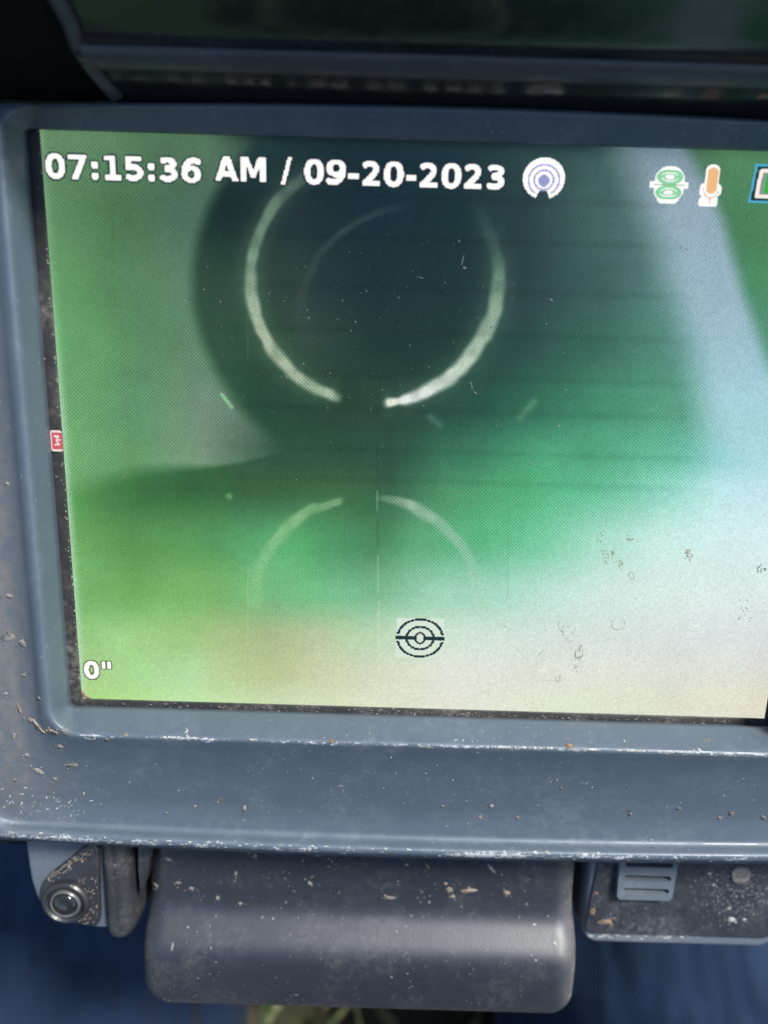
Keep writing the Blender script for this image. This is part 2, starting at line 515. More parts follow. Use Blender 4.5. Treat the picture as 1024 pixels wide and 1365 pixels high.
left = rows({190: [(60, 85, 135, 90), (150, 75, 125, 85), (250, 65, 110, 75), (400, 60, 100, 75)],
             280: [(65, 82, 142, 88), (150, 60, 115, 66), (250, 65, 110, 85), (400, 60, 100, 80)],
             380: [(70, 88, 156, 92), (150, 65, 125, 72), (240, 75, 128, 92), (400, 70, 118, 88)],
             460: [(80, 88, 166, 96), (160, 75, 140, 82), (250, 76, 130, 92), (400, 75, 125, 90)],
             540: [(85, 92, 166, 97), (180, 80, 146, 94), (270, 100, 142, 112), (320, 85, 125, 98), (400, 60, 100, 75)],
             610: [(90, 97, 172, 101), (180, 86, 152, 92), (270, 106, 150, 116), (330, 70, 115, 84), (400, 50, 90, 66)],
             650: [(92, 95, 165, 95), (180, 82, 146, 85), (270, 90, 140, 100), (400, 55, 95, 65)]})
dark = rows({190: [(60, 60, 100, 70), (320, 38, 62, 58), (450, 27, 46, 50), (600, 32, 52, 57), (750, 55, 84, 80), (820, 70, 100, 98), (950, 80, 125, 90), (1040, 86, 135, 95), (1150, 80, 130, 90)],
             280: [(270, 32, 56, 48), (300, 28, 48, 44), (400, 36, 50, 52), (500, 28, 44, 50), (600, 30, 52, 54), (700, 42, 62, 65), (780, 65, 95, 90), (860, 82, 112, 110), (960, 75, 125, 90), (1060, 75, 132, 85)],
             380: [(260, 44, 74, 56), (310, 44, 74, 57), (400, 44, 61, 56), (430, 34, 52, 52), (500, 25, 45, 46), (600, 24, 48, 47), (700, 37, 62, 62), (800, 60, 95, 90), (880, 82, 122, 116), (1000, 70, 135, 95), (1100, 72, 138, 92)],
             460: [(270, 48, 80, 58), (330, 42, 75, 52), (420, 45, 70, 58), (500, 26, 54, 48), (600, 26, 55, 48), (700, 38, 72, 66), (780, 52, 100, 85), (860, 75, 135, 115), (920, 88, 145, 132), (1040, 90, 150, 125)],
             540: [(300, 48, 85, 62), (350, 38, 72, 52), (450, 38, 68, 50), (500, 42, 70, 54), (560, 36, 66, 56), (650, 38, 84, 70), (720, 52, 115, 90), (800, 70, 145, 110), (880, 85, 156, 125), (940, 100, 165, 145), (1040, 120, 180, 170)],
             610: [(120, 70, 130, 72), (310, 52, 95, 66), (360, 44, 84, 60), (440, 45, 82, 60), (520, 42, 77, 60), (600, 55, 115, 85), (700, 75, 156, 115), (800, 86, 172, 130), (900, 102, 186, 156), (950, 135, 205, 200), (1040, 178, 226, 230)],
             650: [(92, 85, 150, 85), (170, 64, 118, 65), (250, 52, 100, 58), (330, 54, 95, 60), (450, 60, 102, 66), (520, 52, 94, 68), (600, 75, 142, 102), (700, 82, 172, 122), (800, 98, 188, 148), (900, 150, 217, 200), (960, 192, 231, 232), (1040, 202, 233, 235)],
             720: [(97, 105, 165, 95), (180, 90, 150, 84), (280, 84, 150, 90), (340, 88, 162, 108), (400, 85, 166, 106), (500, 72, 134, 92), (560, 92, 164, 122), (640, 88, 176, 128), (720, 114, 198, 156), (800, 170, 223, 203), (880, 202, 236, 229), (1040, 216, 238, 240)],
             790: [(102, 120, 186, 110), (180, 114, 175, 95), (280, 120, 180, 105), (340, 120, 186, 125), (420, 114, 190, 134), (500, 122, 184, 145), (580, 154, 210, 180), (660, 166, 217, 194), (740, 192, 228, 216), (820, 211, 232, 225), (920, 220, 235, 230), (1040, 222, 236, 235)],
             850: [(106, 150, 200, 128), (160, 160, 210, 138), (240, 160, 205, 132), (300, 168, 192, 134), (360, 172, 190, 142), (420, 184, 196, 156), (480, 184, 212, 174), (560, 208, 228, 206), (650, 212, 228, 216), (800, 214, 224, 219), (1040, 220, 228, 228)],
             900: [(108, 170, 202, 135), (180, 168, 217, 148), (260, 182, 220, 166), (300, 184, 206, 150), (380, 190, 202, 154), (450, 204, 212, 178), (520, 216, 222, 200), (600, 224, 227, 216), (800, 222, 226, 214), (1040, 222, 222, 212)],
             935: [(120, 172, 215, 132), (250, 192, 228, 168), (350, 202, 222, 176), (450, 214, 224, 190), (600, 228, 230, 216), (750, 220, 230, 208), (1040, 225, 220, 202)]})  # whitish lower right is surface glare, put into the emitted colour
wob = vnoise(9, 8, 3) * 10
rad = np.hypot(U - 499, (Vp - 378) * .97) + wob * .5
mL = sstep(228, 254, rad)
edge_y = 650 - (U - 90) * .17 + 6 * np.sin(U / 40.)
soft = 6 + np.clip((300 - U) * .14, 0, 40)
mL *= 1 - np.clip((Vp - edge_y) / soft + .5, 0, 1)
mL *= 1 - sstep(300, 420, U + np.clip(Vp - 250, -200, 0) * -.6)
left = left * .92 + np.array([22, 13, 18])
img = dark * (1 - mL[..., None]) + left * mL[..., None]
# pale upright band: glare off the display, painted into its picture
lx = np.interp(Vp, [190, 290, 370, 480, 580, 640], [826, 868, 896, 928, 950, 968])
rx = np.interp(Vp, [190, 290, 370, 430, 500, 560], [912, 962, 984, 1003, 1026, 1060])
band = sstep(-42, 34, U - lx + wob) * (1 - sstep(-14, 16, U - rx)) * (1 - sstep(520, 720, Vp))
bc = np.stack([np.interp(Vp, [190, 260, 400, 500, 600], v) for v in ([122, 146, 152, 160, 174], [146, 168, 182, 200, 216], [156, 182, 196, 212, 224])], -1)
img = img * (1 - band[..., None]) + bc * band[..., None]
# smooth blotches
blot = vnoise(14, 10, 5) * .5 + vnoise(34, 26, 6) * .3 + vnoise(80, 60, 8) * .2
img *= (1 + .15 * blot * (1 - .75 * sstep(110, 210, img.mean(-1))))[..., None]

def add_ring(cx, cy, rx_, ry_, table, width, glow):
    global img
    ang = np.degrees(np.arctan2(-(Vp - cy) / ry_, (U - cx) / rx_)) % 360
    rr = np.hypot((U - cx) / rx_, (Vp - cy) / ry_) * (rx_ + ry_) / 2 - (rx_ + ry_) / 2
    rr = rr + vnoise(60, 50, 11) * 3.5 + vnoise(22, 18, 23) * 3
    ak = [q[0] for q in table]
    wd = np.interp(ang, ak, [q[4] for q in table]) * width
    al = np.interp(ang, ak, [q[5] for q in table])
    colr = np.stack([np.interp(ang, ak, [q[1 + c] for q in table]) for c in range(3)], -1)
    a = (1 - sstep(.35, 1.3, np.abs(rr) / wd)) * al * (1 + .7 * vnoise(70, 55, 12) + .4 * vnoise(26, 20, 21))
    a = np.clip(a, 0, 1)[..., None]
    gl = (np.exp(-(rr / (wd * 2.2)) ** 2) * al * glow)[..., None]
    img = img + (255 - img) * gl * .25 * np.array([.8, 1, .75])
    img = img * (1 - a) + colr * a
# angle, colour, half width, opacity  (0 = right, 90 = up)
add_ring(499, 372, 165, 165, [(0, 105, 140, 118, 10, .85), (14, 72, 100, 90, 9, .6), (30, 60, 85, 80, 8, .25), (40, 50, 70, 70, 8, 0), (112, 50, 70, 70, 8, 0), (122, 80, 100, 90, 8, .55), (140, 98, 124, 106, 8.5, .85), (165, 112, 142, 120, 8, .9), (185, 148, 172, 148, 8, .9), (212, 172, 186, 162, 9, .95), (235, 162, 182, 156, 9, .95), (250, 176, 192, 168, 8, .95), (253.5, 150, 170, 145, 6, .6), (256, 60, 90, 70, 5, .0), (273, 60, 90, 70, 5, 0), (276, 235, 240, 225, 7, .95), (281, 222, 230, 212, 6, .85), (284, 236, 240, 236, 9, 1), (300, 208, 220, 208, 11, 1), (325, 178, 198, 176, 11, .97), (345, 140, 168, 146, 10.5, .95), (360, 105, 140, 118, 10, .85)], 1.0, .5)
add_ring(560, 415, 158, 140, [(0, 0, 0, 0, 4, 0), (95, 70, 92, 92, 4, 0), (110, 66, 88, 88, 5, .4), (140, 62, 82, 80, 5, .45), (165, 66, 80, 76, 6, .35), (185, 66, 80, 76, 10, .25), (210, 60, 76, 70, 12, 0), (360, 0, 0, 0, 4, 0)], 1.0, .1)
add_ring(488, 800, 148, 137, [(0, 175, 215, 190, 8, .35), (15, 160, 205, 180, 8, .4), (35, 140, 190, 160, 8, .65), (55, 150, 190, 165, 10, .75), (66, 168, 196, 172, 9, .85), (78, 150, 180, 155, 6, .7), (82, 110, 150, 120, 4, .5), (86, 90, 130, 95, 4, 0), (100, 90, 130, 95, 4, 0), (104, 128, 172, 125, 6, .65), (125, 130, 182, 130, 8, .8), (150, 132, 192, 136, 9, .8), (180, 140, 200, 140, 9, .55), (190, 150, 200, 145, 9, 0), (350, 150, 200, 145, 9, 0), (360, 175, 215, 190, 8, .35)], 1.0, .12)
def streak(x0, y0, x1, y1, r, colr, a):
    global img
    k = (np.exp(-(np.maximum(s_seg(U, Vp, (x0, y0), (x1, y1), 0), 0) / r) ** 2) * a)[..., None]
    img = img * (1 - k) + np.array(colr) * k
streak(296, 526, 309, 543, 2.2, (150, 215, 165), .9)
streak(694, 556, 712, 536, 5, (95, 150, 115), .6)
streak(574, 556, 586, 566, 5, (90, 130, 120), .5)
streak(305, 661, 306, 662, 4, (110, 165, 110), .8)
streak(503, 540, 503, 650, 1.0, (30, 52, 44), .25)
streak(503, 655, 503, 680, 1.0, (160, 200, 165), .45)
streak(504, 690, 504, 730, 1.0, (40, 85, 60), .4)
streak(504, 740, 504, 790, 1.0, (190, 225, 195), .4)
streak(505, 800, 505, 925, 1.0, (225, 235, 190), .4)
streak(677, 600, 677, 800, .8, (70, 145, 105), .25)
streak(331, 370, 331, 480, .8, (120, 150, 120), .25)
streak(331, 760, 330, 860, .9, (195, 215, 150), .3)
streak(330, 865, 330, 925, .9, (150, 170, 115), .3)
streak(157, 270, 157, 420, .8, (100, 150, 105), .2)
# scan bands, paler rim at the left, pixel weave
scan = np.zeros_like(U)
for yb in (262, 318, 384, 442, 500, 546, 600, 640): scan += np.exp(-((Vp - yb - (U - 512) * .03) / 5.0) ** 2)
img *= (1 - .06 * scan * sstep(200, 420, U) * (1 - sstep(850, 960, U)))[..., None]
eL = SX + SW / 2
k = (.45 * np.exp(-(eL / .8) ** 2) * sstep(330, 560, Vp) + .2 * np.exp(-(eL / .7) ** 2))[..., None]
img = img * (1 - k) + np.array([190, 225, 195]) * k
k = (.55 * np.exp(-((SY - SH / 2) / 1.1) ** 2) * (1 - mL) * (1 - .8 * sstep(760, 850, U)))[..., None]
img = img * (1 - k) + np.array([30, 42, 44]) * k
img *= (1 + RNG.normal(0, .03, U.shape))[..., None]
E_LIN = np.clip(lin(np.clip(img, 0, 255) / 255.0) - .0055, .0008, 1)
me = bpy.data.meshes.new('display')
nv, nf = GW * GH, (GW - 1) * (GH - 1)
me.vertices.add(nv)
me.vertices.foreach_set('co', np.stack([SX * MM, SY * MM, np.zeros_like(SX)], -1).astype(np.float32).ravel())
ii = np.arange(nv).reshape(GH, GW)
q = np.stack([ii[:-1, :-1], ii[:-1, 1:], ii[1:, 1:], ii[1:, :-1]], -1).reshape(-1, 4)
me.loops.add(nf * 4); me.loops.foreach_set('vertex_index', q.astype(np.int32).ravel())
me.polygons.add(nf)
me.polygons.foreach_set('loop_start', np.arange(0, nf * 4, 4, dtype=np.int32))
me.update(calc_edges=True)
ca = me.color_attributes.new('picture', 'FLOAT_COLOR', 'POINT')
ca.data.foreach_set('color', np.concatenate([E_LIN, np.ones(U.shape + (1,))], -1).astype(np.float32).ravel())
m, t, b = new_mat('lit display')
b.inputs['Base Color'].default_value = (.004, .004, .004, 1)
b.inputs['Roughness'].default_value = .32
b.inputs['Specular IOR Level'].default_value = .16
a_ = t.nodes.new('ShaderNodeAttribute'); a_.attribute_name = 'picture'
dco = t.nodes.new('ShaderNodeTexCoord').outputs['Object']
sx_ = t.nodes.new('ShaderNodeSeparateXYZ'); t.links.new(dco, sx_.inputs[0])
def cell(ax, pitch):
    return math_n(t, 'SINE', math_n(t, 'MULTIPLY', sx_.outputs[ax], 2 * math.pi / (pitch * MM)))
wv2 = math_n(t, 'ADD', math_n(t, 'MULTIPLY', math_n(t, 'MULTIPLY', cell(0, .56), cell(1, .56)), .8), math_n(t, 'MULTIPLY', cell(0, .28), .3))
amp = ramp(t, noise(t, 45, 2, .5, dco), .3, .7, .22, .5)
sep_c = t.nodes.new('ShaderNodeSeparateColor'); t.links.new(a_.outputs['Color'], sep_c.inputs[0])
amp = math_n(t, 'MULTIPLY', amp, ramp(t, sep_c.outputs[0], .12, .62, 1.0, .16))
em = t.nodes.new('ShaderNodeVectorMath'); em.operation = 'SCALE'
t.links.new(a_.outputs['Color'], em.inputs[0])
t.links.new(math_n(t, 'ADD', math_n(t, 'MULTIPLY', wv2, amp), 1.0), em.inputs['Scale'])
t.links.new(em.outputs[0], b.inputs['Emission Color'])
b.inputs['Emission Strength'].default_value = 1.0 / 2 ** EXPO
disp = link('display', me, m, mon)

# --- writing and symbols shown on the display (all children of the display)
def px_box(x0, x1, y0, y1):
    a, b_ = at(x0, y1), at(x1, y0)
    return a, b_
LCD = .19     # pitch of the display's own pixels, mm
def screen_text(name, s, px, py, cap_px, stretch, halo_c, z=.05, fill=(255, 252, 250), strength=1.02):
    """s starts at photo pixel px on baseline py; drawn along the display"""
    x0, y0 = at(px, py)
    xa, ya = at(px + 40, py - cap_px)
    cap = abs(at(px, py - cap_px)[1] - y0)
    glyphs, x = [], 0.0
    z0 = np.zeros((1, 1))
    for ch in s:
        glyphs.append((ch, x)); x += glyph(ch, z0, z0)[0] * stretch
    def fn(X, Y):
        X, Y = np.round(X / LCD) * LCD, np.round(Y / LCD) * LCD
        d_ = np.full(X.shape, 9.0)
        for ch, gx in glyphs:
            lx_ = ((X - x0) / cap - gx) / stretch
            sel = (lx_ > -.4) & (lx_ < 1.8)
            if ch == ' ' or not sel.any(): continue
            d_[sel] = np.minimum(d_[sel], glyph(ch, lx_[sel], (Y - y0)[sel] / cap)[1])
        return d_ - .012
    args = (x0 - .3 * cap, x0 + (x + .3) * cap, y0 - .3 * cap, y0 + 1.3 * cap)
    sdf_mesh(name, fn, *args, cap / 40, z, emit_mat(name + ' light', fill, strength), disp)
    sdf_mesh('text_shadow', lambda X, Y: np.maximum(fn(X, Y) - .07, -(fn(X, Y) - .004)), *args, cap / 34, z * .6, emit_mat(name + ' rim', halo_c, 1), disp)
screen_text('clock_text', '07:15:36', 60.5, 237.0, 32, 1.037, (44, 70, 58))
screen_text('clock_text', 'AM', 287, 240.5, 32, .99, (25, 40, 44))
screen_text('clock_text', '/', 375, 241.5, 32, .95, (30, 45, 46))
screen_text('date_text', '09-20-2023', 404, 244.5, 32, 1.045, (25, 38, 44))
screen_text('distance_text', '0"', 112.0, 903.5, 22, .98, (95, 110, 80))

def icon(name, fn, px0, px1, py0, py1, z, colr, strength=1.0, cell=.055):
    """fn(u,v) in photo pixels relative to the icon's own middle"""
    cx_, cy_ = (px0 + px1) / 2, (py0 + py1) / 2
    a = at(px0 - 3, py1 + 3); b_ = at(px1 + 3, py0 - 3)
    ox, oy = at(cx_, cy_)
    k = (at(cx_ + 10, cy_)[0] - at(cx_ - 10, cy_)[0]) / 20
    ky = (at(cx_, cy_ - 10)[1] - at(cx_, cy_ + 10)[1]) / 20
    sn = lambda q: np.round(q / 1.7) * 1.7
    return sdf_mesh(name, lambda X, Y: fn(sn((X - ox) / k), sn((Y - oy) / ky)), a[0], b_[0], a[1], b_[1], cell, z, emit_mat(name + ' light', colr, strength), disp)
mn, mx = np.minimum, np.maximum
WHITE = (255, 252, 252)
wedge = lambda X, Y, s: s_poly(X, Y, [(-s * .24, -15), (s * .24, -15), (s * .75, -42), (-s * .75, -42)])
icon('signal_icon', lambda X, Y: mx(s_ell(X, Y, 0, 2, 28, 28), -wedge(X, Y, 22)), 697, 753, 210, 270, .05, WHITE, 1.08)
def arcs(X, Y):
    d_ = mn(np.abs(s_ell(X, Y, 0, 0, 20.5, 20.5)) - 1.2, np.abs(s_ell(X, Y, 0, 0, 13, 13)) - 1.1)
    d_ = mx(d_, -wedge(X, Y, 36))
    return mn(d_, s_ell(X, Y, 0, -1, 7.4, 8.2))
icon('signal_icon', arcs, 700, 750, 213, 267, .075, (150, 155, 205), 1.0)
icon('sonde_icon', lambda X, Y: mn(mn(s_ell(X, Y, 0, 0, 20.5, 25, 2.3), s_box(X, Y, -26, 26, -5, 4.5, 2)), s_box(X, Y, -15, 15, -25.5, 24, 9)), 866, 918, 221, 272, .05, WHITE, 1.05)
def rings_g(X, Y):
    d_ = 9 + X * 0
    for s in (1, -1):
        d_ = mn(d_, np.abs(s_ell(X, Y, 0, s * 10.5, 14.5, 8, 2.2)) - 1.7)
        d_ = mn(d_, np.abs(s_ell(X, Y, 0, s * 10.5, 8.5, 3.6, 2.2)) - .9)
    return mn(d_, s_box(X, Y, -9, 9, -3.5, 3.5, 2))
icon('sonde_icon', rings_g, 866, 918, 221, 272, .075, (138, 212, 160))
icon('sonde_icon', lambda X, Y: s_box(X, Y, -21, 21, -.5, .5), 866, 918, 221, 272, .095, (150, 175, 140))
icon('microphone_icon', lambda X, Y: mn(mn(s_box(X, Y, -9, 9, -8, 28, 8), s_box(X, Y, -15, 14, -16, 4, 8)), s_box(X, Y, -14, 11, -28, -16, 3)), 932, 964, 219, 276, .05, WHITE, 1.05)
icon('microphone_icon', lambda X, Y: s_box(X, Y, -6.5, 7.5, -11, 24, 6.5), 932, 964, 219, 276, .075, (240, 186, 128))
icon('microphone_icon', lambda X, Y: mn(mx(np.abs(s_ell(X, Y, .5, -4, 10.5, 12.5)) - .7, Y + 3), s_box(X, Y, -.4, 1.2, -24, -17)), 932, 964, 219, 276, .09, (225, 185, 150))
def skew(fn): return lambda X, Y: fn(X - Y * .07, Y)
icon('battery_icon', skew(lambda X, Y: mx(s_box(X, Y, -55, 55, -26, 26), -s_box(X, Y, -52, 52, -23, 23))), 999, 1115, 220, 272, .05, (75, 170, 205))
icon('battery_icon', skew(lambda X, Y: s_box(X, Y, -52, 52, -23, 23)), 999, 1115, 220, 272, .03, (22, 45, 42))
icon('battery_icon', skew(lambda X, Y: mx(s_box(X, Y, -48, 46, -20, 20, 4), -s_box(X, Y, -43, 41, -15, 15, 1))), 999, 1115, 220, 272, .055, (250, 240, 228))
icon('battery_icon', skew(lambda X, Y: mx(s_box(X, Y, -43, 41, -15, 15), -s_box(X, Y, -37, 36, -12, 12))), 999, 1115, 220, 272, .06, (130, 150, 140))
icon('battery_icon', skew(lambda X, Y: s_box(X, Y, -37, 36, -12, 12)), 999, 1115, 220, 272, .07, (50, 175, 50))
# sonde symbol at the bottom on a pale block
def px_snap(fn, p=2.1):
    return lambda X, Y: fn(np.round(X / p) * p, np.round(Y / p) * p)
icon('locator_icon', lambda X, Y: s_box(X, Y, -32, 32, -26, 26), 527, 593, 824, 877, .04, (217, 231, 215))
def loc(X, Y):
    d_ = 9 + X * 0
    for s in (1, -1):
        ring = np.abs(s_ell(X, Y - s * 2.2, 0, 0, 29.5, 22.5)) - 1.45
        d_ = mn(d_, mx(ring, 5 - s * Y))
    d_ = mn(d_, np.abs(s_ell(X, Y, 0, 0, 18, 15)) - 1.4)
    d_ = mn(d_, np.abs(s_ell(X, Y, 0, 0, 6.4, 7)) - 1.4)
    bar = mx(s_box(X, Y, -33, 33, -2.0, 2.0), -s_ell(X, Y, 0, 0, 6.4, 7))
    for s in (1, -1): bar = mn(bar, s_box(X, Y, s * 26.5 - 2.6, s * 26.5 + 2.6, -3.4, 3.4, 1))
    return mn(d_, bar)
icon('locator_icon', loc, 527, 593, 824, 877, .06, (32, 56, 60), cell=.045)
icon('record_icon', lambda X, Y: s_box(X, Y, -8, 8, -14, 14, 3), 68, 84, 573, 602, .16, (238, 214, 212))
icon('record_icon', lambda X, Y: s_box(X, Y, -5.6, 8, -11, 11, 1.5), 68, 84, 573, 602, .18, (208, 96, 106))
icon('record_icon', lambda X, Y: mn(s_path(X, Y, [(-2, 6), (3, 6), (0, 1), (3, -5), (-2, -5)], 1.1), s_seg(X, Y, (4, 1), (6, 1), 1)), 68, 84, 573, 602, .2, (245, 220, 220))

# ------------------------------------------------------------------ below the bezel: socket, hinge, latch, vented panel
# socket plate
def poly_slab(name, pts, z, thick, bev, mat, parent, **kw):
    bm = bmesh.new()
    top = [bm.verts.new((x * MM, y * MM, z * MM)) for x, y in pts]
    f = bm.faces.new(top)
    r = bmesh.ops.extrude_face_region(bm, geom=[f])
    vs = [v for v in r['geom'] if isinstance(v, bmesh.types.BMVert)]
    for v in vs: v.co.z -= thick * MM
    bmesh.ops.recalc_face_normals(bm, faces=bm.faces)
    if bev:
        ed = [e for e in bm.edges if all(abs(v.co.z - z * MM) < 1e-7 for v in e.verts)]
        bmesh.ops.bevel(bm, geom=ed, offset=bev * MM, segments=4, profile=.5, affect='EDGES')
    me = bpy.data.meshes.new(name); bm.to_mesh(me); bm.free()
    me.shade_smooth(); me.set_sharp_from_angle(angle=math.radians(35))
    return link(name, me, mat, parent, **kw)

def spline(pts, n=6):
    out = []
    L = len(pts)
    for i in range(L):
        p0, p1, p2, p3 = (np.array(pts[(i + k - 1) % L], float) for k in range(4))
        for k in range(n):
            u = k / n
            out.append(tuple(.5 * (2 * p1 + (p2 - p0) * u + (2 * p0 - 5 * p1 + 4 * p2 - p3) * u * u + (3 * p1 - p0 - 3 * p2 + p3) * u ** 3)))
    return out
ZP = -1.0
plate = [at(x, y, ZP) for x, y in [(33, 1100), (34, 1125), (37, 1150), (41, 1175), (48, 1196), (58, 1212), (74, 1223), (92, 1230), (112, 1235), (134, 1238), (150, 1238), (150, 1100)]]
sock = poly_slab('socket_plate', plate, ZP, 14, .7, M_BODY, mon)
tear = [at(x, y, ZP + 1.2) for x, y in spline([(53, 1196), (56, 1180), (64, 1169), (78, 1158), (96, 1144), (116, 1128), (128, 1122), (131, 1150), (132, 1190), (131, 1232), (112, 1233), (88, 1230), (66, 1219), (56, 1208)], 5)]
boss = poly_slab('socket_boss', tear, ZP + 1.2, 3, .5, M_BLACK, sock)
jc = at(88, 1203, ZP + 1.5)
def turned(name, prof, c, mat, parent, n=48, sy=1.0, **kw):
    loops_ = [[(c[0] + r * math.cos(2 * math.pi * k / n), c[1] + r * math.sin(2 * math.pi * k / n) * sy, z) for k in range(n)] for r, z in prof]
    V, F = loft(loops_, closed_end=True)
    return mesh(name, V, F, mat, parent, smooth=35, **kw)
turned('socket_collar', [(4.25, ZP + 1.0), (4.25, ZP + 1.75), (4.0, ZP + 2.1), (3.6, ZP + 2.2), (3.3, ZP + 1.9), (3.15, ZP + 1.5), (2.95, ZP + 1.4), (2.7, ZP + .6)], jc, M_BLACK, sock)
turned('socket_ring', [(2.75, ZP + 1.2), (2.72, ZP + 2.0), (2.55, ZP + 2.2), (2.32, ZP + 2.1), (2.2, ZP + 1.5)], jc, M_METAL, sock)
turned('socket_plug', [(2.2, ZP + 1.3), (2.15, ZP + 1.9), (2.0, ZP + 2.25), (1.6, ZP + 2.5), (1.0, ZP + 2.65), (.4, ZP + 2.7)], jc, M_LENS, sock)

# hinge barrel
hx0, hy1 = at(131, 1112, 0); hx1, hy0 = at(181, 1250, 0)
hc = (hx0 + hx1) / 2 - .4; hr = (hx1 - hx0) / 2
pillow('hinge_barrel', hx0, hx1, hy0, hy1, 2.2, lambda x, y: -3.2 + 4.0 * math.sqrt(max(0, 1 - ((x - hc) / (hr * 1.15)) ** 2)), 1.2, -16, M_BLACK, mon, nx=30, ny=12)

# latch: flat upper plate, shoulder, and a rounded bar across the bottom
lx0 = at(184.5, 1270, 2)[0]; lx1 = at(776, 1270, 2)[0]; ly0 = at(470, 1349, 1)[1]; ly1 = at(470, 1105, -3)[1]
ya, yb, yc, yd = at(475, 1204, -3)[1], at(475, 1246, 0)[1], at(475, 1290, 2.5)[1], at(475, 1330, 4)[1]
def latch_z(x, y):
    # from the top edge down
    zz = -3.0
    zz += 2.9 * (1 + math.tanh((yb - y) / 2.7))
    if y < yc: zz += -.5 * ((yc - y) / (yc - ly0)) ** 2
    return zz
def latch_taper(y):
    return 1.0 - .012 * min(max((y - yc) / (ly1 - yc), 0), 1)
latch = pillow('latch', lx0, lx1, ly0, ly1, 5.2, latch_z, 4.2, -18, M_LATCH, mon, nx=110, ny=90, taper=latch_taper)
lw = []
for v_ in latch.data.vertices:
    x, y, z = v_.co / MM
    e_ = min(x - lx0, lx1 - x)
    lw.append(max(.85 * math.exp(-((y - ly0 - .6) / 2.0) ** 2), .45 * math.exp(-(e_ / .8) ** 2), .5 * math.exp(-((y - ly1 + 1) / 2.5) ** 2)))
latch.data.attributes.new('film', 'FLOAT', 'POINT').data.foreach_set('value', np.array([max(1.1 * math.exp(-((v_.co.y / MM - ly0 - .8) / 1.7) ** 2), .75 * math.exp(-((lx1 - v_.co.x / MM) / 2.6) ** 2), .35 * math.exp(-((v_.co.x / MM - lx0) / 2.0) ** 2)) for v_ in latch.data.vertices], dtype=np.float32))
latch.data.attributes.new('wear', 'FLOAT', 'POINT').data.foreach_set('value', np.array(lw, dtype=np.float32))
ear = [at(x, y, -1.2) for x, y in [(183, 1108), (207, 1108), (204, 1128), (193, 1180), (186, 1195), (183, 1160)]]
poly_slab('latch_ear', ear, -1.2, 8, .4, M_BLACK, latch)

# vented panel on the right
px1 = at(1036, 1200, -4)[0]
fx0, fy0 = at(774.5, 1257, -4.6)
fy1 = at(900, 1110, -4.6)[1]
frame = pillow('panel_frame', fx0, px1 + 1.2, fy0, fy1, 3.2, lambda x, y: -4.6, .9, -16, M_BODY, mon, nx=20, ny=12)
def pan_shape(X, Y):
    a = at(779, 1244, -4.2); r_ = at(1031, 1244, -4.2)
    Xs = X + (Y - a[1]) * -.075
    return s_box(Xs, Y, a[0], r_[0], a[1], fy1 - .2, 2.2)
sdf_mesh('rear_panel', pan_shape, fx0 - 1, px1 + 2, fy0, fy1 + .3, .3, -4.2, M_PANEL, mon, thick=.6)
# vent grille with three slots
vx0, vy0 = at(819, 1199, -2.9); vx1, vy1 = at(912, 1110, -2.9)
def vent_shape(X, Y):
    q_ = (Y - vy0) / (vy1 - vy0)
    Xs = (X - (vx0 + vx1) / 2) / (1 + .06 * (q_ - .4))
    hw = (vx1 - vx0) / 2 - .3
    d_ = s_box(Xs, Y, -hw, hw, vy0, vy1, .9)
    for yy in (1153, 1171, 1188):
        yv = at(866, yy, -2.9)[1]
        d_ = mx(d_, -s_box(Xs, Y, -hw + 1.0, hw - .8, yv - .52, yv + .52, .5))
    return d_
vent = sdf_mesh('vent', vent_shape, vx0 - 1, vx1 + 1, vy0 - .5, vy1 + .2, .11, -2.9, M_BODY, mon, thick=1.15)
sp = at(988, 1167, -3.8)
turned('screw_plug', [(1.85, -4.4), (1.85, -3.95), (1.7, -3.75), (1.2, -3.7), (.5, -3.72)], sp, M_MUD, mon, n=32)

# ------------------------------------------------------------------ hood over the display
org = Vector((0, at(500, 136, 2.5)[1], 2.5))
LA = math.radians(20.5)
u = Vector((0, math.sin(LA), math.cos(LA)))
nrm = Vector((0, -math.cos(LA), math.sin(LA)))
def lid_pt(x, s, h):
    p = org + u * s + nrm * h
    return (x, p.y, p.z)
prof = [(-2.5, -.2), (0, 0), (1.5, 0), (3, .0), (5.2, .0), (5.9, .2), (6.5, .65), (7.2, .95), (8.1, 1.05), (9.2, .85), (10, .45), (10.6, .1), (11.4, -.15), (14, -.2), (16, -.2), (19, -.2), (22, -.2)]
s_left = lambda s: np.interp(s, [-3, 0, 3, 6, 9, 12, 16, 30, 60], LEFT)
L0 = [at_lid(x, y, org, u, nrm) for x, y in [(150, 126), (136, 110), (115, 85), (100, 60), (90, 30)]]
ls = sorted((s, x) for x, s in L0)
s_left = lambda s: float(np.interp(s, [q[0] for q in ls], [q[1] for q in ls]))
XH1 = 72.0
xsamp = lambda s: [s_left(s) + .0] + [s_left(s) + 2.6 + (XH1 - s_left(s) - 2.6) * k / 20 for k in range(21)]
V, F = [], []
for s, h in prof: V += [lid_pt(x, s, h) for x in xsamp(s)]
n = 22
for k in range(len(prof) - 1):
    for i in range(n - 1): F.append((k * n + i, k * n + i + 1, (k + 1) * n + i + 1, (k + 1) * n + i))
base_n = len(V)
V += [lid_pt(x, s, -3.0) for s, h in prof for x in xsamp(s)]
F += [(base_n + a, base_n + d_, base_n + c, base_n + b_) for a, b_, c, d_ in list(F)]
def skirt(idx):
    for a, b_ in zip(idx, idx[1:]): F.append((a, b_, b_ + base_n, a + base_n))
skirt([i for i in range(n)]); skirt([(len(prof) - 1) * n + i for i in range(n)])
skirt([k * n for k in range(len(prof))]); skirt([k * n + n - 1 for k in range(len(prof))])
